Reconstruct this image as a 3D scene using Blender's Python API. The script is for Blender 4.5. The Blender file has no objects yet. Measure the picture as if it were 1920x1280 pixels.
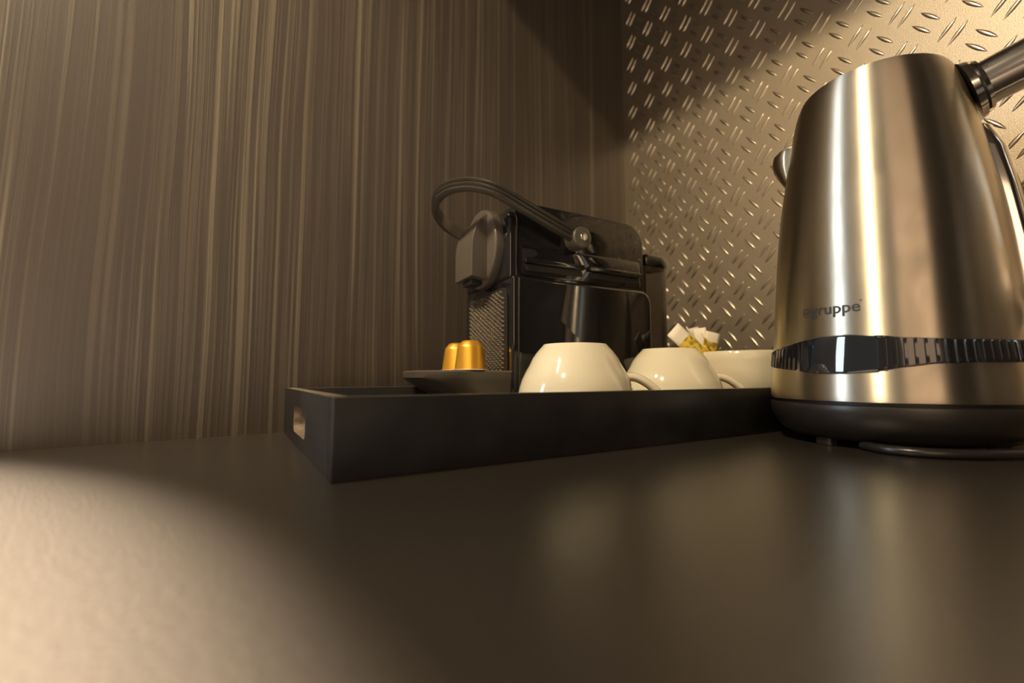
import bpy, bmesh, math, random
from math import sin, cos, pi, radians as R, sqrt, atan2
from mathutils import Vector, Matrix
random.seed(7)
SC = bpy.context.scene
COL = SC.collection

# ------------------------------------------------------------------ camera
H = 0.049                                    # lens height above the worktop
cam_d = bpy.data.cameras.new('camera')
cam_d.sensor_width = 36; cam_d.lens = 16; cam_d.clip_start = 0.005; cam_d.clip_end = 50
cam_d.dof.use_dof = True; cam_d.dof.focus_distance = 0.37; cam_d.dof.aperture_fstop = 4.2
cam = bpy.data.objects.new('camera', cam_d); COL.objects.link(cam)
cam.location = (0, 0, H); cam.rotation_euler = (R(90) + math.atan(68 / 853), 0, 0)
SC.camera = cam

# ------------------------------------------------------------------ world, lamps, exposure
SC.view_settings.view_transform = 'Standard'; SC.view_settings.look = 'None'
SC.view_settings.gamma = 1; SC.view_settings.use_curve_mapping = False
SC.view_settings.exposure = 0.0
world = bpy.data.worlds.new('world'); SC.world = world; world.use_nodes = True
bg = world.node_tree.nodes['Background']; bg.inputs[0].default_value = (1.0, 0.80, 0.58, 1); bg.inputs[1].default_value = 0.15

KX, KY = 0.293, 0.3543                       # kettle axis
def spot(name, loc, target, power, color, size, blend, radius):
    l = bpy.data.lights.new(name, 'SPOT'); l.energy = power; l.color = color
    l.spot_size = size; l.spot_blend = blend; l.shadow_soft_size = radius
    o = bpy.data.objects.new(name, l); COL.objects.link(o); o.location = loc
    d = Vector(target) - Vector(loc); o.rotation_euler = d.to_track_quat('-Z', 'Y').to_euler()
    return o
def area(name, loc, target, power, color, sx, sy):
    l = bpy.data.lights.new(name, 'AREA'); l.energy = power; l.color = color
    l.shape = 'RECTANGLE'; l.size = sx; l.size_y = sy
    o = bpy.data.objects.new(name, l); COL.objects.link(o); o.location = loc
    d = Vector(target) - Vector(loc); o.rotation_euler = d.to_track_quat('-Z', 'Y').to_euler()
    return o
LP = (-0.47, -0.29, 0.97)                    # assumed unseen downlight outside the niche: wide spill and a hot core beam
spot('assumed_downlight_spill', LP, (0.15, 0.45, 0.2), 40, (1.0, 0.80, 0.52), R(110), 0.5, 0.016)
spot('assumed_downlight_core', LP, (-0.448, -0.230, 0.0), 1600, (1.0, 0.87, 0.71), R(56), 0.20, 0.010)
spot('assumed_panel_downlight', (-0.42, 0.10, 0.74), (-0.30, 0.34, 0.42), 25.0, (1.0, 0.80, 0.56), R(62), 1.0, 0.015)  # assumed spot out of view, for the glow at the panel's upper left
area('warm_reflection_fill', (-0.28, -2.1, 0.75), (0.3, 0.35, 0.15), 9, (1.0, 0.66, 0.42), 1.3, 0.9)  # added unseen area light, makes the warm band on the kettle
area('cool_reflection_fill', (-2.20, -0.06, 0.62), (0.1, 0.3, 0.1), 15, (0.74, 0.86, 1.0), 0.34, 1.2)  # unseen cool area light, added for bluish reflections on kettle and tray side

# ------------------------------------------------------------------ node helpers
def mat(name, color=(0.5, 0.5, 0.5), rough=0.5, metal=0.0, spec=0.5, coat=0.0, noise=None, bump=None, **kw):
    """Principled material; noise=(scale, amount) varies colour, bump=(scale, strength, distance)."""
    m = bpy.data.materials.new(name); m.use_nodes = True
    nt = m.node_tree; b = nt.nodes['Principled BSDF']
    b.inputs['Base Color'].default_value = (*color, 1); b.inputs['Roughness'].default_value = rough
    b.inputs['Metallic'].default_value = metal; b.inputs['Specular IOR Level'].default_value = spec
    b.inputs['Coat Weight'].default_value = coat
    for k, v in kw.items(): b.inputs[k.replace('_', ' ')].default_value = v
    tc = nt.nodes.new('ShaderNodeTexCoord')
    if noise:
        n = nt.nodes.new('ShaderNodeTexNoise'); n.inputs['Scale'].default_value = noise[0]; n.inputs['Detail'].default_value = 4
        nt.links.new(tc.outputs['Object'], n.inputs['Vector'])
        r = nt.nodes.new('ShaderNodeMapRange'); r.inputs['From Min'].default_value = .3; r.inputs['From Max'].default_value = .7
        r.inputs['To Min'].default_value = 1 - noise[1]; r.inputs['To Max'].default_value = 1 + noise[1]
        nt.links.new(n.outputs['Fac'], r.inputs['Value'])
        x = nt.nodes.new('ShaderNodeVectorMath'); x.operation = 'SCALE'; x.inputs[0].default_value = color
        nt.links.new(r.outputs[0], x.inputs['Scale']); nt.links.new(x.outputs[0], b.inputs['Base Color'])
    if bump:
        n = nt.nodes.new('ShaderNodeTexNoise'); n.inputs['Scale'].default_value = bump[0]; n.inputs['Detail'].default_value = 3
        nt.links.new(tc.outputs['Object'], n.inputs['Vector'])
        q = nt.nodes.new('ShaderNodeBump'); q.inputs['Strength'].default_value = bump[1]; q.inputs['Distance'].default_value = bump[2]
        nt.links.new(n.outputs['Fac'], q.inputs['Height']); nt.links.new(q.outputs[0], b.inputs['Normal'])
    return m

def wood_panel_mat():
    m = bpy.data.materials.new('dark wood grain laminate'); m.use_nodes = True
    nt = m.node_tree; N = nt.nodes; L = nt.links; b = N['Principled BSDF']
    tc = N.new('ShaderNodeTexCoord')
    def mapping(sx, sy, sz, lx=0):
        q = N.new('ShaderNodeMapping'); q.inputs['Scale'].default_value = (sx, sy, sz); q.inputs['Location'].default_value = (lx, 0, 0)
        L.new(tc.outputs['Object'], q.inputs['Vector']); return q
    # slow sideways waver of the grain, so that lines bend around growth figures
    w = N.new('ShaderNodeTexNoise'); w.inputs['Scale'].default_value = 1; w.inputs['Detail'].default_value = 1.5
    L.new(mapping(7, 7, 2.2).outputs[0], w.inputs['Vector'])
    sub = N.new('ShaderNodeMath'); sub.operation = 'SUBTRACT'; sub.inputs[1].default_value = .5; L.new(w.outputs['Fac'], sub.inputs[0])
    mul = N.new('ShaderNodeMath'); mul.operation = 'MULTIPLY'; mul.inputs[1].default_value = .017; L.new(sub.outputs[0], mul.inputs[0])
    sx = N.new('ShaderNodeSeparateXYZ'); L.new(tc.outputs['Object'], sx.inputs[0])
    add = N.new('ShaderNodeMath'); add.operation = 'ADD'; L.new(sx.outputs[0], add.inputs[0]); L.new(mul.outputs[0], add.inputs[1])
    def lines(freq, detail, zk, seed):
        a = N.new('ShaderNodeMath'); a.operation = 'MULTIPLY'; a.inputs[1].default_value = freq; L.new(add.outputs[0], a.inputs[0])
        z = N.new('ShaderNodeMath'); z.operation = 'MULTIPLY'; z.inputs[1].default_value = zk; L.new(sx.outputs[2], z.inputs[0])
        c = N.new('ShaderNodeCombineXYZ'); L.new(a.outputs[0], c.inputs[0]); L.new(z.outputs[0], c.inputs[2]); c.inputs[1].default_value = seed
        n = N.new('ShaderNodeTexNoise'); n.inputs['Scale'].default_value = 1; n.inputs['Detail'].default_value = detail; n.inputs['Roughness'].default_value = .6
        L.new(c.outputs[0], n.inputs['Vector']); return n
    def ramp(src, lo, hi, t0=0., t1=1.):
        r = N.new('ShaderNodeMapRange'); r.interpolation_type = 'SMOOTHSTEP'
        for k, v in (('From Min', lo), ('From Max', hi), ('To Min', t0), ('To Max', t1)): r.inputs[k].default_value = v
        L.new(src, r.inputs['Value']); return r.outputs[0]
    def op(o, a, c):
        q = N.new('ShaderNodeMath'); q.operation = o
        for i, s in enumerate((a, c)):
            if isinstance(s, (int, float)): q.inputs[i].default_value = s
            else: L.new(s, q.inputs[i])
        return q.outputs[0]
    big = ramp(lines(150, 1, 1.2, 3.1).outputs['Fac'], .53, .66)          # pale pore lines
    grp = ramp(lines(16, 1, 1.0, 7.7).outputs['Fac'], .42, .60)           # where lines bunch
    fine = ramp(lines(420, 2, 3.0, 1.3).outputs['Fac'], .40, .66)
    ridge = op('MULTIPLY', big, op('ADD', op('MULTIPLY', grp, .6), .4))
    fi = op('MULTIPLY', fine, op('ADD', op('MULTIPLY', grp, .6), .25))
    h = op('ADD', op("MULTIPLY", ridge, .68), op('MULTIPLY', fi, .45))
    mx = N.new('ShaderNodeMix'); mx.data_type = 'RGBA'
    mx.inputs['A'].default_value = (.062, .049, .039, 1); mx.inputs['B'].default_value = (.150, .124, .090, 1)
    L.new(h, mx.inputs['Factor']); L.new(mx.outputs['Result'], b.inputs['Base Color'])
    sp = N.new('ShaderNodeTexNoise'); sp.inputs['Scale'].default_value = 1400; L.new(tc.outputs['Object'], sp.inputs['Vector'])
    bp = N.new('ShaderNodeBump'); bp.inputs['Strength'].default_value = .35; bp.inputs['Distance'].default_value = .0006
    L.new(op('ADD', h, op('MULTIPLY', sp.outputs['Fac'], .35)), bp.inputs['Height']); L.new(bp.outputs[0], b.inputs['Normal'])
    b.inputs['Roughness'].default_value = .46; b.inputs['Specular IOR Level'].default_value = .45
    return m

def brushed_mat(name, color, rough, aniso, rot=0.0):
    m = mat(name, color, rough, 1.0)
    nt = m.node_tree; N = nt.nodes; L = nt.links; b = N['Principled BSDF']
    b.inputs['Anisotropic'].default_value = aniso; b.inputs['Anisotropic Rotation'].default_value = rot
    t = N.new('ShaderNodeTangent'); t.direction_type = 'RADIAL'; t.axis = 'Z'; L.new(t.outputs[0], b.inputs['Tangent'])
    tc = N.new('ShaderNodeTexCoord')
    # horizontal brushing: fine in height, long around
    mp = N.new('ShaderNodeMapping'); mp.inputs['Scale'].default_value = (12, 12, 2600); L.new(tc.outputs['Object'], mp.inputs['Vector'])
    n = N.new('ShaderNodeTexNoise'); n.inputs['Scale'].default_value = 1; n.inputs['Detail'].default_value = 3; L.new(mp.outputs[0], n.inputs['Vector'])
    n2 = N.new('ShaderNodeTexNoise'); n2.inputs['Scale'].default_value = 22; n2.inputs['Detail'].default_value = 3; n2.inputs['Distortion'].default_value = 1.5
    L.new(tc.outputs['Object'], n2.inputs['Vector'])
    r = N.new('ShaderNodeMapRange'); r.inputs['To Min'].default_value = rough * .86; r.inputs['To Max'].default_value = rough * 1.12
    r.inputs['From Min'].default_value = .3; r.inputs['From Max'].default_value = .7
    L.new(n2.outputs['Fac'], r.inputs['Value']); L.new(r.outputs[0], b.inputs['Roughness'])
    bp = N.new('ShaderNodeBump'); bp.inputs['Strength'].default_value = .06; bp.inputs['Distance'].default_value = .0002
    L.new(n.outputs['Fac'], bp.inputs['Height']); L.new(bp.outputs[0], b.inputs['Normal'])
    return m

M = {}
M['wood'] = wood_panel_mat()
M['plate'] = mat('embossed metal sheet', (.50, .42, .315), .50, 1.0, noise=(900, .12), bump=(1100, .5, .0004))
M['lug'] = mat('worn bright lug metal', (.66, .58, .46), .33, 1.0)
M['counter'] = mat('matt charcoal laminate', (.035, .029, .023), .28, 0, 1.0, .5, noise=(900, .6), bump=(1700, .4, .0003), Coat_Roughness=.26)
M['tray'] = mat('black painted wood', (.015, .0145, .014), .38, 0, .40, noise=(40, .3), bump=(500, .2, .0003))
M['dark_gloss'] = mat('glossy black plastic', (.008, .008, .009), .04, 0, .6, coat=.5)
M['dark_satin'] = mat('satin black plastic', (.020, .018, .016), .30, 0, .5, bump=(1200, .12, .0002))
M['dark_grey'] = mat('dark grey plastic', (.075, .063, .050), .32, 0, .6, bump=(1500, .1, .0002))
M['mesh_grey'] = mat('embossed grey plastic', (.16, .135, .105), .22, .3, .6)
M['steel'] = brushed_mat('brushed steel', (.80, .73, .59), .40, 1.0, .25)
M['chrome'] = mat('polished chrome', (.86, .82, .76), .12, 1.0)
M['bolt'] = mat('zinc bolt', (.7, .72, .68), .25, 1.0)
M['band'] = mat('black gauge plastic', (.012, .012, .013), .12, 0, .6, coat=.6)
M['gauge'] = mat('smoked gauge window', (.010, .014, .022), .05, 0, .8, coat=1.0)
M['base'] = mat('black kettle base plastic', (.020, .017, .014), .33, 0, .5, bump=(900, .1, .0002))
M['cable'] = mat('black rubber cable', (.020, .018, .016), .28, 0, .6)
M['lever'] = mat('satin grey lever plastic', (.060, .052, .042), .24, .2, .6)
M['worn'] = mat('worn and lit tray edge', (.20, .155, .11), .45, 0, .5, noise=(180, .5))  # bared wood tone plus painted light, for side rims and slot
M['rim'] = mat('rubbed black paint with highlight', (.060, .052, .044), .35, 0, .5, noise=(120, .4))  # rubbed tone with the rim highlight put into the colour
M['ink'] = mat('black print', (.03, .026, .022), .5)
M['china'] = mat('cream glazed china', (.74, .68, .50), .10, 0, .5, coat=.4, Subsurface_Weight=0.0)
M['gold'] = mat('golden foil', (.95, .50, .06), .34, .75)
M['foil'] = mat('pale foil', (.85, .80, .70), .3, .6)
M['tank'] = mat('clear smoky plastic', (.92, .90, .84), .08, 0, .6, Transmission_Weight=1.0, IOR=1.2)
M['ceil'] = mat('dark shelf laminate', (.05, .04, .03), .5)

# ------------------------------------------------------------------ mesh helpers
def link(name, verts, faces, m, parent=None, smooth=True, angle=None):
    me = bpy.data.meshes.new(name); me.from_pydata([tuple(v) for v in verts], [], faces); me.update()
    bm = bmesh.new(); bm.from_mesh(me); bmesh.ops.recalc_face_normals(bm, faces=bm.faces); bm.to_mesh(me); bm.free()
    if m: me.materials.append(m)
    if smooth: me.polygons.foreach_set('use_smooth', [True] * len(me.polygons))
    if smooth and angle: me.set_sharp_from_angle(angle=R(angle))
    o = bpy.data.objects.new(name, me); COL.objects.link(o)
    if parent: o.parent = parent
    return o
def empty(name, loc=(0, 0, 0), rz=0.0):
    o = bpy.data.objects.new(name, None); o.empty_display_size = .02; COL.objects.link(o)
    o.location = loc; o.rotation_euler = (0, 0, rz); return o
def tag(o, label=None, cat=None, group=None, kind=None):
    if label: o['label'] = label
    if cat: o['category'] = cat
    if group: o['group'] = group
    if kind: o['kind'] = kind
    return o
def lathe(name, prof, m, parent=None, seg=96, angle=40, loc=None):
    V = []; F = []; n = len(prof)
    for i in range(seg):
        a = 2 * pi * i / seg
        for r, z in prof: V.append((r * cos(a), r * sin(a), z))
    for i in range(seg):
        j = (i + 1) % seg
        for k in range(n - 1):
            F.append((i * n + k, j * n + k, j * n + k + 1, i * n + k + 1))
    bm = bmesh.new(); vs = [bm.verts.new(v) for v in V]
    for f in F:
        try: bm.faces.new([vs[q] for q in f])
        except ValueError: pass
    bmesh.ops.remove_doubles(bm, verts=bm.verts, dist=1e-6)
    bmesh.ops.recalc_face_normals(bm, faces=bm.faces)
    me = bpy.data.meshes.new(name); bm.to_mesh(me); bm.free(); me.materials.append(m)
    me.polygons.foreach_set('use_smooth', [True] * len(me.polygons)); me.set_sharp_from_angle(angle=R(angle))
    o = bpy.data.objects.new(name, me); COL.objects.link(o)
    if loc: o.location = loc
    if parent: o.parent = parent
    return o
def prism(name, poly, y0, y1, m, parent=None, bevel=0.0, seg=3, axis='y', angle=35):
    """poly in (x,z) extruded along y (axis='y') or (x,y) along z (axis='z'); bevelled edges."""
    bm = bmesh.new()
    P = (lambda a, b, c: (a, c, b)) if axis == 'y' else (lambda a, b, c: (a, b, c))
    A = [bm.verts.new(P(x, z, y0)) for x, z in poly]; B = [bm.verts.new(P(x, z, y1)) for x, z in poly]
    bm.faces.new(A); bm.faces.new(B[::-1]); n = len(poly)
    for i in range(n): bm.faces.new((A[i], B[i], B[(i + 1) % n], A[(i + 1) % n]))
    bmesh.ops.recalc_face_normals(bm, faces=bm.faces)
    if bevel:
        es = [e for e in bm.edges if e.calc_face_angle(0) > R(30)]
        bmesh.ops.bevel(bm, geom=es, offset=bevel, segments=seg, profile=.5, affect='EDGES', clamp_overlap=True)
    me = bpy.data.meshes.new(name); bm.to_mesh(me); bm.free(); me.materials.append(m)
    me.polygons.foreach_set('use_smooth', [True] * len(me.polygons)); me.set_sharp_from_angle(angle=R(angle))
    o = bpy.data.objects.new(name, me); COL.objects.link(o)
    if parent: o.parent = parent
    return o
def box(name, x0, x1, y0, y1, z0, z1, m, parent=None, bevel=0.0, seg=3):
    return prism(name, [(x0, z0), (x1, z0), (x1, z1), (x0, z1)], y0, y1, m, parent, bevel, seg)
def catmull(pts, n):
    out = []; P = [Vector(p) for p in pts]; P = [P[0] * 2 - P[1]] + P + [P[-1] * 2 - P[-2]]
    for i in range(1, len(P) - 2):
        for k in range(n):
            t = k / n; a, b, c, d = P[i - 1:i + 3]
            out.append(.5 * ((2 * b) + (c - a) * t + (2 * a - 5 * b + 4 * c - d) * t * t + (3 * b - a - 3 * c + d) * t ** 3))
    out.append(P[-2]); return out
def sweep(name, path, section, m, parent=None, up=Vector((0, 0, 1)), angle=50, scale=None, smooth=True):
    """section: list of (side, up) points swept along path with a fixed up hint."""
    V = []; F = []; n = len(section)
    for i, p in enumerate(path):
        t = (path[min(i + 1, len(path) - 1)] - path[max(i - 1, 0)]).normalized()
        s = t.cross(up).normalized(); u = s.cross(t).normalized()
        k = scale(i / (len(path) - 1)) if scale else 1
        for a, b in section: V.append(p + s * a * k + u * b * k)
    for i in range(len(path) - 1):
        for k in range(n):
            q = (k + 1) % n; F.append((i * n + k, i * n + q, (i + 1) * n + q, (i + 1) * n + k))
    F.append(tuple(range(n))); F.append(tuple((len(path) - 1) * n + k for k in range(n))[::-1])
    return link(name, V, F, m, parent, angle=angle)
def circ(r, n=16, ry=None): return [(r * cos(2 * pi * k / n), (ry or r) * sin(2 * pi * k / n)) for k in range(n)]
def rounded_rect(x0, x1, z0, z1, r, n=5):
    """r: radius or 4 radii (x0z0, x1z0, x1z1, x0z1)"""
    rs = r if isinstance(r, (list, tuple)) else [r] * 4
    out = []
    for (cx, cz, a0), q in zip(((x0, z0, 180), (x1, z0, 270), (x1, z1, 0), (x0, z1, 90)), rs):
        ox = cx + q if cx == x0 else cx - q; oz = cz + q if cz == z0 else cz - q
        if q == 0: out.append((cx, cz)); continue
        for k in range(n + 1):
            a = R(a0 + 90 * k / n); out.append((ox + q * cos(a), oz + q * sin(a)))
    return out

# ------------------------------------------------------------------ setting: panel wall, metal wall, worktop
WA = R(40.0)                                  # direction of the wood panel wall
W1 = Vector((-0.2068, 0.4176)); CORNER = Vector((0.1912, 0.75))
wd = Vector((cos(WA), sin(WA)))
wl = empty('wall_left', (CORNER.x, CORNER.y, 0), WA); tag(wl, 'dark wood grain laminate wall panel left of the metal sheet', kind='structure')
box('panel', -.74, 0.0, 0.0, 0.02, 0, 1.5, M['wood'], wl)
MA = R(121.5)
wr = empty('wall_right', (CORNER.x, CORNER.y, 0), MA + pi)       # local +x runs from the corner towards the viewer
tag(wr, 'embossed metal sheet wall behind the kettle', kind='structure')
box('metal_sheet', 0, .64, 0.0, 0.015, 0, 1.5, M['plate'], wr, 0)
box('panel', .64, 2.4, -0.004, 0.015, 0, 1.5, M['wood'], wr, 0)  # unseen dark stretch added past the sheet, mirrored by the kettle
wb = empty('wall_back_added', (1.55, -1.55, 0), R(-178)); tag(wb, 'unseen dark wall added behind the viewer to darken the kettle reflection', kind='structure')  # added dark panel, out of view, for the kettle's right side to mirror
box('panel', .2, 1.08, 0, .02, 0, 1.5, M['wood'], wb)
# lugs: lens-shaped raised bars in pairs, the pairs turned at right angles to each other
def lug_mesh():
    n = 10; V = []; F = []; Lh, Wh, T = .0109, .0021, .0014
    for i in range(n + 1):
        t = -1 + 2 * i / n; w = Wh * (1 - t * t) ** .85; h = T * (1 - t * t) ** .6
        for s, k in ((-1, 0), (-.62, .68), (0, 1), (.62, .68), (1, 0)): V.append((t * Lh, -h * k + (.0002 if k == 0 else 0), s * w))
    for i in range(n):
        for k in range(4): F.append((i * 5 + k, i * 5 + k + 1, i * 5 + 6 + k, i * 5 + 5 + k))
    return V, F
LV, LF = lug_mesh()
lm = bpy.data.meshes.new('lug'); lm.from_pydata(LV, [], LF); lm.materials.append(M['lug'])
bm = bmesh.new(); bm.from_mesh(lm); bmesh.ops.remove_doubles(bm, verts=bm.verts, dist=1e-7)
bmesh.ops.recalc_face_normals(bm, faces=bm.faces)
if sum(f.normal.y for f in bm.faces) > 0: bmesh.ops.reverse_faces(bm, faces=bm.faces)
bm.to_mesh(lm); bm.free()
lm.polygons.foreach_set('use_smooth', [True] * len(lm.polygons))
PH, PV = .0357, .0416
lugs = []
for i in range(-11, 22):
    for j in range(-11, 24):
        for s0, z0, ang, off in ((.3784, .4101, 46.5, (.0036, -.0040)), (.3784 + PH / 2, .4101 - PV / 2, -50.0, (-.00355, -.00435))):
            for sg in (-1, 1):
                s = s0 + i * PH + sg * off[0]; z = z0 + j * PV + sg * off[1]
                if .008 < s < .63 and .012 < z < 1.0: lugs.append((s, z, ang))
def lug_rank(q):
    s, z, _ = q
    d = Vector((sin(MA - pi / 2), 0))
    X = CORNER.x + s * -cos(MA); Y = CORNER.y - s * sin(MA)
    if Y < .02: return 9
    x = X / Y * 853; y = (z - H) / Y * 853
    vis = x < 975 and y < 740
    # behind kettle
    if 1440 - 960 < x < 1890 - 960 and y < 560 and y < 505 + (x - 540) * .4: vis = False
    if x < 350 and y < 90 : vis = False
    return Y if vis else 5 + Y
lugs.sort(key=lug_rank)
for s, z, a in lugs[:300]:
    o = bpy.data.objects.new('lug', lm); COL.objects.link(o); o.parent = wr
    o.location = (s, 0, z); o.rotation_euler = (0, -R(a), 0)
V = []; F = []
for s, z, a in lugs[300:]:
    b0 = len(V); ca, sa = cos(R(a)), sin(R(a))
    for x, y, w in LV: V.append((s + x * ca - w * sa, y, z + x * sa + w * ca))
    F += [tuple(q + b0 for q in f) for f in LF]
o = link('raised_lugs', V, F, M['lug'], wr); o['kind'] = 'stuff'

# worktop: one slab filling the niche
wp = [(CORNER.x, CORNER.y), (-.375, .275), (-1.3, .275), (-1.3, -.44), (.9205, -.44)]
V = [(x, y, -.03) for x, y in wp] + [(x, y, 0) for x, y in wp]
wt = link('countertop', V, [(0, 1, 2, 3, 4), (5, 6, 7, 8, 9)] + [(k, (k + 1) % 5, 5 + (k + 1) % 5, 5 + k) for k in range(5)], M['counter'], smooth=False)
tag(wt, 'long matt charcoal worktop carrying the tray and the kettle', 'countertop')
# assumed, unseen shelf closing the niche from above (its front edge throws the slanting shadow in the corner)
nrm = Vector((sin(MA), -cos(MA)))             # from viewer towards the metal wall
c3 = CORNER; e = Vector((cos(MA), sin(MA)))
SW, SZ = .585, .72
p1 = c3 + nrm * .02; p2 = c3 - nrm * SW
sh = [p1 + e * .8, p1 - e * 1.6, p2 - e * 1.6, p2 + e * .8]
V = [(q.x, q.y, z) for z in (SZ, SZ + .03) for q in sh]
cl = link('shelf_assumed', V, [(0, 1, 2, 3), (4, 5, 6, 7), (0, 1, 5, 4), (1, 2, 6, 5), (2, 3, 7, 6), (3, 0, 4, 7)], M['ceil'], smooth=False); tag(cl, kind='structure')

# ------------------------------------------------------------------ wooden tray
TA = R(32.39)
tray = empty('serving_tray', (-0.0836, 0.2142, 0), TA)
tag(tray, 'black painted wooden tray with slotted side against the panel wall', 'tray')
TL, TD, TH, TT = .470, .236, .040, .0085
sk = .013                                      # slight skew: sides lie square to the metal wall
box('floor_board', TT * .5, TL - TT * .5, TT * .5, TD - TT * .5, .0012, .006, M['tray'], tray)
box('front_wall', 0, TL, 0, TT, 0, TH, M['tray'], tray, .0008, 2)
box('back_wall', 0, TL, TD - TT, TD, 0, TH, M['tray'], tray, .0008, 2)
def slot_wall(name, x0, x1):
    """side wall with a rounded hand slot, built as a bridged frame"""
    ya, yb = TT, TD - TT; s0, s1, z0, z1 = .094, .160, .0090, .0282
    inner = rounded_rect(s0, s1, z0, z1, .006, 6); n = len(inner)
    outer = []
    cy, cz = (s0 + s1) / 2, (z0 + z1) / 2
    for y, z in inner:
        dy, dz = y - cy, z - cz
        t = min(((yb - cy) / dy if dy > 0 else (ya - cy) / dy) if abs(dy) > 1e-9 else 9e9, ((TH - cz) / dz if dz > 0 else (0 - cz) / dz) if abs(dz) > 1e-9 else 9e9)
        outer.append([cy + dy * t, cz + dz * t])
    for c in ((ya, 0), (yb, 0), (yb, TH), (ya, TH)):
        k = min(range(n), key=lambda q: (outer[q][0] - c[0]) ** 2 + (outer[q][1] - c[1]) ** 2); outer[k] = list(c)
    V = []
    for x in (x0, x1):
        V += [(x, y, z) for y, z in inner] + [(x, y, z) for y, z in outer]
    F = []
    for k in range(n):
        q = (k + 1) % n
        F += [(k, q, n + q, n + k), (2 * n + k, 2 * n + q, 3 * n + q, 3 * n + k), (k, q, 2 * n + q, 2 * n + k), (n + k, n + q, 3 * n + q, 3 * n + k)]
    return link(name, V, F, M['tray'], tray, smooth=False)
slot_wall('side_wall', 0, TT); slot_wall('side_wall', TL - TT, TL)
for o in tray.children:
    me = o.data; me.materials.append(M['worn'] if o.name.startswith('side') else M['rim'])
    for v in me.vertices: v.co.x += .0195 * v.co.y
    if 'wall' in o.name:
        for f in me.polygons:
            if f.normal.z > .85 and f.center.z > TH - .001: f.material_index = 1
            if o.name.startswith('side') and abs(f.normal.x) < .5 and .005 < f.center.z < TH - .005 and .05 < f.center.y < .2: f.material_index = 1  # slot faces painted pale, standing in for the lit floor beyond
FL = .006                                      # tray floor height

# ------------------------------------------------------------------ cups
def cup_profile(foot, rim, hh):
    """outer then inner, from foot centre to inside bottom (upright)"""
    out = [(0, .0022), (foot * .80, .0022), (foot * .86, .0), (foot * .97, .0), (foot, .0012)]
    for t, k in ((.08, .19), (.16, .38), (.24, .50), (.32, .65), (.40, .78), (.50, .89), (.62, .96), (.76, .99), (.88, 1.0), (1, 1)):
        out.append((foot + (rim - foot) * k, hh * t))
    w = .0030
    ins = [(r - w, z) for r, z in out[5:]]
    top = [(rim - w * .3, hh + .0009), (rim - w * .7, hh + .0009)]
    inn = [(max(r, .001), max(z, .006)) for r, z in reversed(ins)]
    return out + top + inn + [(foot * .6, .0058), (0, .0054)]
def make_cup(name, loc, rim, foot, hh, flip, handle_az, label, group):
    root = empty(name, loc); tag(root, label, 'cup', group)
    prof = cup_profile(foot, rim, hh)
    if flip: prof = [(r, hh + .0009 - z) for r, z in prof]
    lathe('bowl', prof, M['china'], root, 96, 50)
    # ear-shaped handle, swept along a loop outside the bowl
    if not flip:
        a = [(rim * .93, hh * .80), (rim * 1.1, hh * .86), (rim + .016, hh * .80), (rim + .023, hh * .62), (rim + .014, hh * .44), (rim * .95, hh * .34), (rim * .72, hh * .30)]
    else:
        # upside down: the loop leaves the bowl half way up and comes back just above the rim
        a = [(.0380, .0440), (.0480, .0430), (.0585, .0365), (.0670, .0265), (.0690, .0160), (.0600, .0085), (.0455, .0100)]
    cm = catmull([(p[0], 0, p[1]) for p in a], 7)
    rot = Matrix.Rotation(handle_az, 3, 'Z'); path = [rot @ p for p in cm]
    side = rot @ Vector((0, 1, 0))
    V = []; F = []; sec = circ(.0060, 12, .0036); n = len(sec)
    for i, p in enumerate(path):
        t = (path[min(i + 1, len(path) - 1)] - path[max(i - 1, 0)]).normalized(); nn = t.cross(side).normalized()
        for u_, v_ in sec: V.append(p + side * u_ + nn * v_)
    for i in range(len(path) - 1):
        for k in range(n): F.append((i * n + k, i * n + (k + 1) % n, (i + 1) * n + (k + 1) % n, (i + 1) * n + k))
    F.append(tuple(range(n))); F.append(tuple((len(path) - 1) * n + k for k in range(n))[::-1])
    link('handle', V, F, M['china'], root)
    return root
make_cup('coffee_cup', (.0505, .365, FL), .0470, .0262, .0685, True, R(-8), 'upside-down cream cup nearest the coffee machine front, left of the other cups', 'cream cups on the tray')
make_cup('coffee_cup', (.1487, .430, FL), .0475, .0255, .0690, True, R(-10), 'upside-down cream cup in the middle, behind the first cup handle', 'cream cups on the tray')
make_cup('coffee_cup', (.2475, .486, FL), .0500, .0270, .0690, False, R(60), 'upright cream cup filled with sugar sachets beside the kettle', 'cream cups on the tray')

# ------------------------------------------------------------------ sugar sachets
def sachet_mat(split):
    m = mat('printed sachet paper', (.86, .80, .68), .6); nt = m.node_tree; N = nt.nodes; L = nt.links; b = N['Principled BSDF']
    tc = N.new('ShaderNodeTexCoord'); s = N.new('ShaderNodeSeparateXYZ'); L.new(tc.outputs['Object'], s.inputs[0])
    nz = N.new('ShaderNodeTexNoise'); nz.inputs['Scale'].default_value = 160; L.new(tc.outputs['Object'], nz.inputs['Vector'])
    r = N.new('ShaderNodeMath'); r.operation = 'LESS_THAN'; r.inputs[1].default_value = -split; L.new(s.outputs[2], r.inputs[0])
    mx = N.new('ShaderNodeMix'); mx.data_type = 'RGBA'; mx.inputs['A'].default_value = (.84, .78, .64, 1)
    cr = N.new('ShaderNodeValToRGB'); cr.color_ramp.elements[0].position = .38; cr.color_ramp.elements[0].color = (.30, .22, .02, 1)
    cr.color_ramp.elements[1].position = .52; cr.color_ramp.elements[1].color = (.80, .58, .07, 1)
    L.new(nz.outputs['Fac'], cr.inputs[0]); L.new(cr.outputs[0], mx.inputs['B']); L.new(r.outputs[0], mx.inputs['Factor'])
    L.new(mx.outputs['Result'], b.inputs['Base Color']); return m
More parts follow.
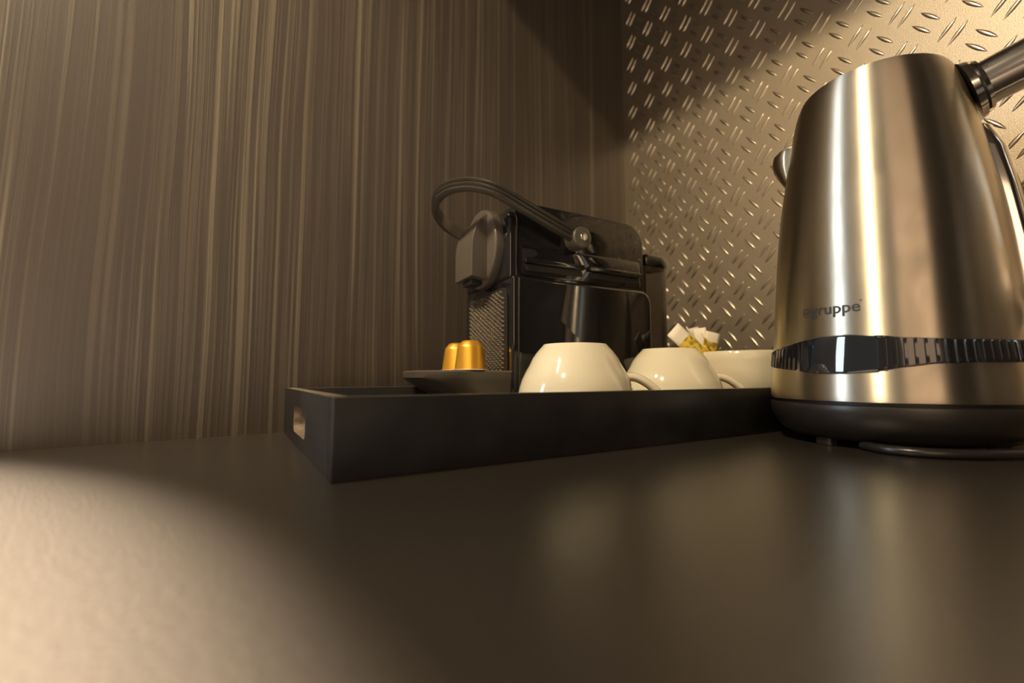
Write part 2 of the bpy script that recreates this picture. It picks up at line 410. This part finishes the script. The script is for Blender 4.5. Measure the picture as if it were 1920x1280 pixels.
M['sachet'] = sachet_mat(.016); M['sachet_y'] = sachet_mat(.004); M['sachet_w'] = sachet_mat(.05); M['sachet_r'] = sachet_mat(.0105)
def from_px(x, y, Y):
    a = (x - 960) / 853; b = (640 - y) / 853; p = math.atan(68 / 853)
    ry = cos(p) - b * sin(p); rz = sin(p) + b * cos(p); return Vector((a * Y / ry, Y, H + rz * Y / ry))
def sachet(px, py, Y, tilt, yaw, width, length, m, label, lean=0):
    top = from_px(px, py, Y)
    V = []; F = []; nz = 8
    for k in range(nz + 1):
        t = k / nz; z = -t * length; th = .0004 + .0016 * sin(pi * min(1, max(0, (t - .12) / .76)))
        for x in (-1, -.6, 0, .6, 1):
            V.append((x * width / 2, -th * (1 - x * x) - .0003, z))
    n1 = len(V)
    V += [(x, -y, z) for x, y, z in V]
    for k in range(nz):
        for j in range(4):
            F.append((k * 5 + j, k * 5 + j + 1, k * 5 + 6 + j, k * 5 + 5 + j)); F.append((n1 + k * 5 + j + 1, n1 + k * 5 + j, n1 + k * 5 + 5 + j, n1 + k * 5 + 6 + j))
        F.append((k * 5, k * 5 + 5, n1 + k * 5 + 5, n1 + k * 5)); F.append((k * 5 + 4, k * 5 + 9, n1 + k * 5 + 9, n1 + k * 5 + 4))
    F.append((0, 1, 2, 3, 4, n1 + 4, n1 + 3, n1 + 2, n1 + 1, n1)); q = nz * 5
    F.append((q, q + 1, q + 2, q + 3, q + 4, n1 + q + 4, n1 + q + 3, n1 + q + 2, n1 + q + 1, n1 + q))
    o = link('sugar_sachet', V, F, m); o.location = top
    o.rotation_euler = (Matrix.Rotation(R(tilt), 3, 'Y') @ Matrix.Rotation(R(lean), 3, 'X') @ Matrix.Rotation(R(yaw), 3, 'Z')).to_euler()
    tag(o, label, 'sachet', 'sugar sachets in the upright cup'); return o
sachet(1261, 617, .474, -46, 8, .0185, .060, M['sachet'], 'leftmost sugar sachet leaning over the cup rim, white end and yellow print')
sachet(1287, 613, .482, -33, 66, .0160, .060, M['sachet_w'], 'thin white sachet seen edge-on right of the leftmost one')
sachet(1300, 614, .500, -14, 25, .0150, .062, M['sachet_w'], 'white sachet at the back of the bunch')
sachet(1311, 615, .490, -8, -15, .0130, .062, M['sachet_w'], 'white sachet upright in the middle of the bunch')
sachet(1316, 625, .478, -30, 70, .0150, .055, M['sachet_y'], 'narrow yellow sachet seen edge-on in the middle')
sachet(1337, 623, .486, 13, 5, .0160, .056, M['sachet_r'], 'rightmost sugar sachet, white end above yellow print')

# ------------------------------------------------------------------ coffee machine
MS = .91
mach = empty('coffee_machine', (-.024 * MS, .508 * MS, FL), R(28)); mach.scale = (MS,) * 3
tag(mach, 'glossy black capsule coffee machine with carrying lever, standing at the back of the tray', 'coffee machine')
LOW = .151
prism('lower_body', rounded_rect(.002, .186, 0, LOW, [.004, .006, .016, .004]), -.060, .060, M['dark_gloss'], mach, .005, 4)
prism('upper_body', rounded_rect(.002, .178, LOW - .006, .231, [.001, .003, .026, .006], 8), -.055, .055, M['dark_gloss'], mach, .006, 4)
# front frame, a glossy rounded bezel round the face
fr = prism('front_frame', rounded_rect(-.061, .061, .001, LOW, [.004, .004, .003, .003]), -.004, .005, M['dark_gloss'], mach, .0025, 3)
for v in fr.data.vertices: v.co = (v.co.y, v.co.x, v.co.z)
fr.data.flip_normals()
fu = prism('upper_frame', rounded_rect(-.057, .057, LOW - .002, .222, [.003, .003, .012, .012]), -.006, .004, M['dark_gloss'], mach, .0025, 3)
for v in fu.data.vertices: v.co = (v.co.y, v.co.x, v.co.z)
fu.data.flip_normals()
# side vents: two slots under protruding rounded ledges, on both flanks
for sg in (-1, 1):
    y0, y1 = sorted((sg * .0535, sg * .0562))
    pn = prism('vent_panel', rounded_rect(.008, .172, LOW + .002, .186, .005), y0, y1, M['dark_gloss'], mach, .001, 2)
    for u0, u1 in ((.0105, .0876), (.0925, .170)):
        ya, yb = sorted((sg * .0555, sg * .0610))
        prism('vent_ledge', rounded_rect(u0, u1, .1655, .1715, .0028), ya, yb, M['dark_gloss'], mach, .0012, 3)
        ya, yb = sorted((sg * .0555, sg * .0568))
        prism('vent_slot', rounded_rect(u0 + .002, u1 - .002, .1585, .1652, .0028), ya, yb, M['tray'], mach)
# face: disc plate and spout hood
def disc(name, cv, cw, r, u0, u1, m, parent, seg=48, bev=.002):
    poly = [(cv + r * cos(2 * pi * k / seg), cw + r * sin(2 * pi * k / seg)) for k in range(seg)]
    o = prism(name, poly, u0, u1, m, parent, bev, 3)
    for v in o.data.vertices: v.co = (v.co.y, v.co.x, v.co.z)
    o.data.flip_normals(); return o
dsk = disc('head_plate', 0, .190, .044, -.016, -.003, M['dark_grey'], mach, 64, .003)
hp = [(-.010, .152), (-.0335, .155)] + [(-.0335 + .0235 * (1 - cos(R(a))), .185 + .040 * sin(R(a))) for a in range(0, 91, 10)] + [(-.010, .226)]
hood = prism('spout_hood', hp, -.0240, .0240, M['dark_grey'], mach, .011, 6)
prism('spout_mouth', [(-.029, .148), (-.016, .148), (-.016, .154), (-.029, .154)], -.012, .012, M['tray'], mach, .001)
# embossed grille panel
gp = prism('grille_panel', rounded_rect(-.051, .049, .046, .141, [.003, .003, .010, .010]), -.0065, -.004, M['dark_satin'], mach, .001, 2)
for v in gp.data.vertices: v.co = (v.co.y, v.co.x, v.co.z)
gp.data.flip_normals()
V = []; F = []
sv, sw = .0094, .0048
for i in range(-6, 7):
    for j in range(0, 40):
        v = i * sv + (sv / 2 if j % 2 else 0) - .001; w = .050 + j * sw * .5
        if abs(v + .001) > .0465 or w > .1370 or (w > .130 and abs(v + .001) > .041): continue
        b0 = len(V); a, c = sv * .36, sw * .34; a2, c2 = a * .45, c * .45
        V += [(-.0064, v - a, w), (-.0064, v, w - c), (-.0064, v + a, w), (-.0064, v, w + c), (-.0088, v - a2, w), (-.0088, v, w - c2), (-.0088, v + a2, w), (-.0088, v, w + c2)]
        F += [(b0 + k, b0 + (k + 1) % 4, b0 + 4 + (k + 1) % 4, b0 + 4 + k) for k in range(4)] + [(b0 + 4, b0 + 5, b0 + 6, b0 + 7)]
o = link('grille_studs', V, F, M['mesh_grey'], gp, smooth=False); o['kind'] = 'stuff'
# cup support reaching forward
def plan(front, hw, n=20):
    pts = [(.0, -hw)]
    for k in range(n + 1):
        a = -pi / 2 + pi * k / n
        c, s = cos(a), sin(a)
        pts.append((-(front * .45) - front * .55 * abs(c) ** .75, hw * (abs(s) ** .62) * (1 if s > 0 else -1)))
    pts.append((.0, hw)); return pts
rings = [(plan(.0870, .0560), .0545), (plan(.0890, .0575), .0530), (plan(.0885, .0575), .0475), (plan(.0860, .0570), .0450), (plan(.0720, .0560), .0370), (plan(.052, .0555), .0260), (plan(.034, .0550), .0150), (plan(.030, .0540), .0000)]
V = []; F = []; n = len(rings[0][0])
for pl, w in rings: V += [(x, y, w) for x, y in pl]
for k in range(len(rings) - 1):
    for i in range(n): F.append((k * n + i, k * n + (i + 1) % n, (k + 1) * n + (i + 1) % n, (k + 1) * n + i))
F.append(tuple(range(n))); F.append(tuple((len(rings) - 1) * n + i for i in range(n))[::-1])
cs = link('cup_support', V, F, M['dark_grey'], mach, angle=35)
for v in cs.data.vertices: v.co.x -= .004
# lever: U-shaped ribbed strap pivoting on both flanks
lp = [(.072, -.0665, .198), (.040, -.0665, .209), (.005, -.0665, .2215), (-.018, -.0655, .2300)]
bow = [(-.018 - .042 * cos(R(a)), .0655 * sin(R(a)), .2300 + .0165 * cos(R(a))) for a in range(-75, 76, 15)]
lp = lp + bow + [(x, -y, z) for x, y, z in reversed(lp)]
path = catmull(lp, 5)
sec = [(-(x if x < .0026 else .0042 if x < .003 else .0054), y * 1.12) for x, y in [(-.0020, -.0062), (.0020, -.0062), (.0027, -.0055), (.0034, -.0042), (.0027, -.0024), (.0020, -.0020), (.0027, -.0014), (.0034, .0), (.0027, .0014), (.0020, .0020), (.0027, .0026), (.0034, .0042), (.0027, .0055), (.0020, .0062), (-.0020, .0062)]]
lev = sweep('lever', path, sec, M['lever'], mach, angle=60)
for sg in (-1, 1):
    pv = prism('lever_pivot', [(.074 + .0118 * cos(2 * pi * k / 40), .1975 + .0118 * sin(2 * pi * k / 40)) for k in range(40)], *sorted((sg * .0545, sg * .0745)), M['dark_grey'], mach, .002, 3)
    sc = prism('pivot_bolt', [(.0745 + .0043 * cos(2 * pi * k / 24), .1975 + .0043 * sin(2 * pi * k / 24)) for k in range(24)], *sorted((sg * .0735, sg * .0762)), M['bolt'], pv, .001, 3)
# small knob on the top at the back and the clear water tank behind
tk = prism('water_tank', rounded_rect(.188, .236, -.050, .050, [.004, .024, .024, .004], 7), .004, .186, M['tank'], mach, .002, 2, axis='z')
prism('tank_lid', rounded_rect(.187, .238, -.051, .051, [.004, .025, .025, .004], 7), .1865, .2005, M['dark_gloss'], mach, .003, 3, axis='z')
prism('tank_back', rounded_rect(.1862, .1905, .004, .186, .001), -.047, .047, M['dark_satin'], mach)
prism('rear_latch', rounded_rect(.160, .172, .2305, .2345, .0018), -.040, -.030, M['dark_satin'], mach, .001, 2)

# ------------------------------------------------------------------ capsules on the cup support
def capsule(u, v, label):
    r = Matrix.Rotation(R(28), 3, 'Z') @ Vector((u * MS, v * MS, 0))
    root = empty('coffee_capsule', (mach.location.x + r.x, mach.location.y + r.y, FL + .0545 * MS))
    tag(root, label, 'coffee capsule', 'golden capsules on the coffee machine')
    lathe('shell', [(.0146, .0006), (.0144, .0016), (.0118, .0205), (.0114, .0220), (.0104, .0232), (.0090, .0250), (.0078, .0264), (.0060, .0271), (.0, .0273)], M['gold'], root, 48, 40)
    lathe('foil_rim', [(0, 0), (.0166, 0), (.0171, .0004), (.0166, .0009), (.0146, .0011), (.0, .0011)], M['foil'], root, 48, 40)
capsule(-.041, -.040, 'golden coffee capsule in front, nearer the grille')
capsule(-.040, -.001, 'golden coffee capsule half hidden behind the front one')

# ------------------------------------------------------------------ kettle
ket = empty('electric_kettle', (KX, KY, 0))
tag(ket, 'tall brushed steel electric kettle with chrome handle on black base', 'kettle')
BP = [(.0318, .0807), (.045, .0800), (.0769, .0768), (.110, .0745), (.1455, .0717), (.180, .0680), (.2142, .0627), (.237, .0588), (.252, .0560), (.262, .0539), (.270, .0517), (.276, .0496), (.2790, .0480)]
def body_r(z):
    for (z0, r0), (z1, r1) in zip(BP, BP[1:]):
        if z <= z1: return r0 + (r1 - r0) * (z - z0) / (z1 - z0)
    return BP[-1][1]
prof = [(r - .0006, z) for r, z in [(.0785, .0325)]] + [(.0800, .0320)]
sm = catmull([(r, z, 0) for z, r in BP], 4)
prof = [(.0, .0325), (.0785, .0325), (.0803, .0330)] + [(p.x, p.y) for p in sm[1:]] + [(.0468, .2800)]
body = lathe('body', prof, M['steel'], ket, 160, 60)
lathe('lid', [(.0468, .2798), (.0460, .2790), (.0452, .2805), (.040, .2825), (.020, .2845), (.0, .2850)], M['steel'], ket, 96, 40)
lathe('power_base', [(0, .0042), (.060, .0045), (.0672, .0058), (.0735, .0100), (.0782, .0160), (.0806, .0220), (.0812, .0275), (.0806, .0300), (.0790, .0306), (.0, .0306)], M['base'], ket, 128, 50)
lathe('base_gap_ring', [(0, .0304), (.0780, .0304), (.0780, .0330), (0, .0330)], M['tray'], ket, 96)
for k in range(4):
    a = R(-166 + 90 * k)
    o = prism('rubber_foot', rounded_rect(-.006, .006, -.004, .004, .002), 0, .0058, M['cable'], ket, .0005, 1, axis='z')
    o.location = (.064 * cos(a), .064 * sin(a), 0); o.rotation_euler = (0, 0, a + pi / 2)
# water gauge band: wavy strip round the body, window at the front-left, ribs elsewhere
TOP = [(155, .0710), (170, .0728), (178.8, .0742), (191.5, .0768), (203.7, .0789), (213.5, .0791), (226, .0775), (237.4, .0752), (256, .0733), (278.4, .0726), (300, .0726), (340, .0724), (380, .0720), (430, .0715), (480, .0710), (515, .0710)]
BOT = [(155, .0578), (170, .0560), (182.6, .0546), (200, .0513), (212.5, .0509), (225, .0524), (236.7, .0553), (248, .0574), (265, .0582), (280, .0582), (300, .0584), (340, .0584), (380, .0584), (430, .0584), (480, .0584), (515, .0578)]
def interp(tab, a):
    a = (a - 155) % 360 + 155
    for (a0, z0), (a1, z1) in zip(tab, tab[1:]):
        if a <= a1:
            t = (a - a0) / (a1 - a0); t = t * t * (3 - 2 * t) * .5 + t * .5; return z0 + (z1 - z0) * t
    return tab[-1][1]
def strip(name, a0, a1, out, m, parent, inset=0.0, step=1.5, edge=.0008):
    V = []; F = []; n = max(2, int((a1 - a0) / step)); rows = [(0, -.0006), (.03, out * .8), (.10, out), (.5, out), (.90, out), (.97, out * .8), (1, -.0006)]
    for i in range(n + 1):
        a = a0 + (a1 - a0) * i / n; zb = interp(BOT, a) + inset; zt = interp(TOP, a) - inset
        for t, o_ in rows:
            z = zb + (zt - zb) * t; r = body_r(z) + (o_ if 0 < i < n else -.0006); V.append((r * cos(R(a)), r * sin(R(a)), z))
    k = len(rows)
    for i in range(n):
        for j in range(k - 1): F.append((i * k + j, (i + 1) * k + j, (i + 1) * k + j + 1, i * k + j + 1))
    return link(name, V, F, m, parent, angle=50)
band = strip('gauge_band', 155, 515, .0006, M['band'], ket, step=2)
strip('gauge_window', 194.5, 227.5, .0016, M['gauge'], ket, .0002, 1.0)
a = 228.5; ribs = []
while a < 340: ribs.append(a); a += 3.7
a = 156.5
while a < 193: ribs.append(a); a += 3.7
for a in ribs: strip('rib', a, a + 1.9, .0018, M['band'], band, .0004, .45)
# spout, opposite the handle
HA = R(-43)
SA = R(141)
def tilted_tube(name, p0, p1, r0, r1, m, parent, seg=24, hollow=False):
    d = (p1 - p0).normalized(); s = d.cross(Vector((0, 0, 1))).normalized(); u = s.cross(d)
    V = []; F = []
    rr = [(0, r0), (1, r1)] + ([(1, r1 - .0015), (.3, r1 - .0015)] if hollow else [])
    for t, r in rr:
        for k in range(seg): V.append(p0 + (p1 - p0) * t + s * r * cos(2 * pi * k / seg) + u * r * sin(2 * pi * k / seg))
    for i in range(len(rr) - 1):
        for k in range(seg): F.append((i * seg + k, i * seg + (k + 1) % seg, (i + 1) * seg + (k + 1) % seg, (i + 1) * seg + k))
    F.append(tuple(range(seg))); F.append(tuple((len(rr) - 1) * seg + k for k in range(seg)))
    return link(name, V, F, m, parent, angle=40)
sd = Vector((cos(SA), sin(SA), 0))
# beak: half-cone flaring up and outward
V = []; F = []; rows = [(.216, .0, .004), (.221, .004, .0085), (.227, .0085, .012), (.233, .0120, .0140), (.240, .0140, .0150), (.245, .0138, .0150), (.248, .0110, .0135)]
for z, ext, hw in rows:
    for k in range(13):
        b = -pi / 2 + pi * k / 12
        rad = body_r(z) - .004 + (ext + .004) * cos(b) ** .8 if abs(cos(b)) > 1e-6 else body_r(z) - .004
        p = sd * rad + Vector((-sd.y, sd.x, 0)) * hw * sin(b); V.append((p.x, p.y, z))
for i in range(len(rows) - 1):
    for k in range(12): F.append((i * 13 + k, i * 13 + k + 1, i * 13 + 14 + k, i * 13 + 13 + k))
F.append(tuple(range((len(rows) - 1) * 13, len(rows) * 13)))
link('spout', V, F, M['steel'], ket, angle=60)
# handle: chrome tube leaving the collar, running out and down to the body
hd = Vector((cos(HA), sin(HA), 0))
root_p = hd * .0560 + Vector((0, 0, .2570))
axis = (hd + Vector((0, 0, .30))).normalized()
tilted_tube('collar', root_p - axis * .0015, root_p + axis * .0025, .0228, .0215, M['chrome'], ket, 40)
tilted_tube('collar_ring', root_p + axis * .0045, root_p + axis * .0070, .0200, .0190, M['chrome'], ket, 40)
tilted_tube('collar_seal', root_p + axis * .0035, root_p + axis * .0062, .0180, .0180, M['cable'], ket, 40)
hpth = [root_p + axis * .0075, root_p + axis * .030, root_p + axis * .058 + Vector((0, 0, -.001)), hd * .128 + Vector((0, 0, .245)), hd * .137 + Vector((0, 0, .215)), hd * .136 + Vector((0, 0, .17)), hd * .128 + Vector((0, 0, .125)), hd * .114 + Vector((0, 0, .100)), hd * .098 + Vector((0, 0, .090)), hd * .078 + Vector((0, 0, .088))]
sweep('handle', catmull(hpth, 8), circ(.0160, 28), M['chrome'], ket, up=Vector((-hd.y, hd.x, 0)))
# polished spine between body and handle foot
sp = [(.231, .0010, .004), (.227, .0050, .0075), (.210, .0085, .0100), (.180, .0085, .0115), (.150, .0090, .0120), (.120, .0100, .0120), (.100, .0140, .0120), (.088, .0120, .0110), (.082, .0010, .006)]
V = []; F = []
for z, ext, hw in sp:
    for k in range(13):
        b = -pi / 2 + pi * k / 12; rad = body_r(z) - .003 + (ext + .003) * abs(cos(b)) ** .7
        p = hd * rad + Vector((-hd.y, hd.x, 0)) * hw * sin(b); V.append((p.x, p.y, z))
for i in range(len(sp) - 1):
    for k in range(12): F.append((i * 13 + k, i * 13 + k + 1, i * 13 + 14 + k, i * 13 + 13 + k))
F.append(tuple(range(13))); F.append(tuple(range((len(sp) - 1) * 13, len(sp) * 13)))
link('handle_spine', V, F, M['chrome'], ket, angle=60)
# printed logo wrapped on the body: spiral emblem and the word
def wrap(pts2, a0, z0, out=.00025):
    res = []
    for x, y in pts2:
        z = z0 + y; r = body_r(z) + out; a = a0 + x / .0752; res.append((r * cos(a), r * sin(a), z))
    return res
cu = bpy.data.curves.new('word', 'FONT'); cu.body = 'gruppe'; cu.size = .0118; cu.offset = .00018; cu.resolution_u = 4
to = bpy.data.objects.new('word_tmp', cu); COL.objects.link(to)
bpy.context.view_layer.update()
me = bpy.data.meshes.new_from_object(to.evaluated_get(bpy.context.evaluated_depsgraph_get()))
bpy.data.objects.remove(to); bpy.data.curves.remove(cu)
bm = bmesh.new(); bm.from_mesh(me)
bmesh.ops.triangulate(bm, faces=bm.faces); bmesh.ops.subdivide_edges(bm, edges=[e for e in bm.edges if e.calc_length() > .002], cuts=2)
xs = [v.co.x for v in bm.verts]; wid = max(xs) - min(xs); k = .0320 / wid
A0 = R(-163.7); Z0 = .0942
for v, p in zip(bm.verts, wrap([((v.co.x - min(xs)) * k, v.co.y * k * .95) for v in bm.verts], A0, Z0)): v.co = p
bm.to_mesh(me); bm.free(); me.materials.clear(); me.materials.append(M['ink'])
lo = bpy.data.objects.new('printed_word', me); COL.objects.link(lo); lo.parent = ket
def ribbon(pts, w, name):
    V = []; F = []
    for i, p in enumerate(pts):
        t = (pts[min(i + 1, len(pts) - 1)] - pts[max(i - 1, 0)]).normalized(); nn = Vector((-t.y, t.x)); k = w * (.5 + .5 * sin(pi * min(1, .15 + i / len(pts))))
        V += [p + nn * k / 2, p - nn * k / 2]
    F = [(2 * i, 2 * i + 1, 2 * i + 3, 2 * i + 2) for i in range(len(pts) - 1)]
    return link(name, wrap([(v.x, v.y) for v in V], A0, Z0), F, M['ink'], ket, smooth=False)
spi = [Vector((-.0036 + (.0004 + .0031 * t) * cos(-1.2 * pi + 3.4 * pi * t), .0030 + (.0006 + .0040 * t) * sin(-1.2 * pi + 3.4 * pi * t))) for t in [q / 50 for q in range(51)]]
ribbon(spi, .0006, 'printed_emblem')
ribbon([Vector((.0324 + .0006 * cos(q * pi / 5), .0072 + .0006 * sin(q * pi / 5))) for q in range(11)], .0004, 'printed_mark')
# mains cable lying on the worktop in front of the base
cp = [(.240, .315, .0033), (.240, .298, .0033), (.252, .2835, .0033), (.272, .2765, .0034), (.2925, .2760, .0036), (.314, .2800, .0036), (.345, .2950, .0036), (.40, .305, .0036), (.47, .23, .0036), (.56, .10, .0036), (.66, -.10, .0036), (.74, -.40, .0036)]
cp = [(x - KX, y - KY, z) for x, y, z in cp]
sweep('power_cord', catmull(cp, 8), circ(.0034, 14, .0030), M['cable'], ket)
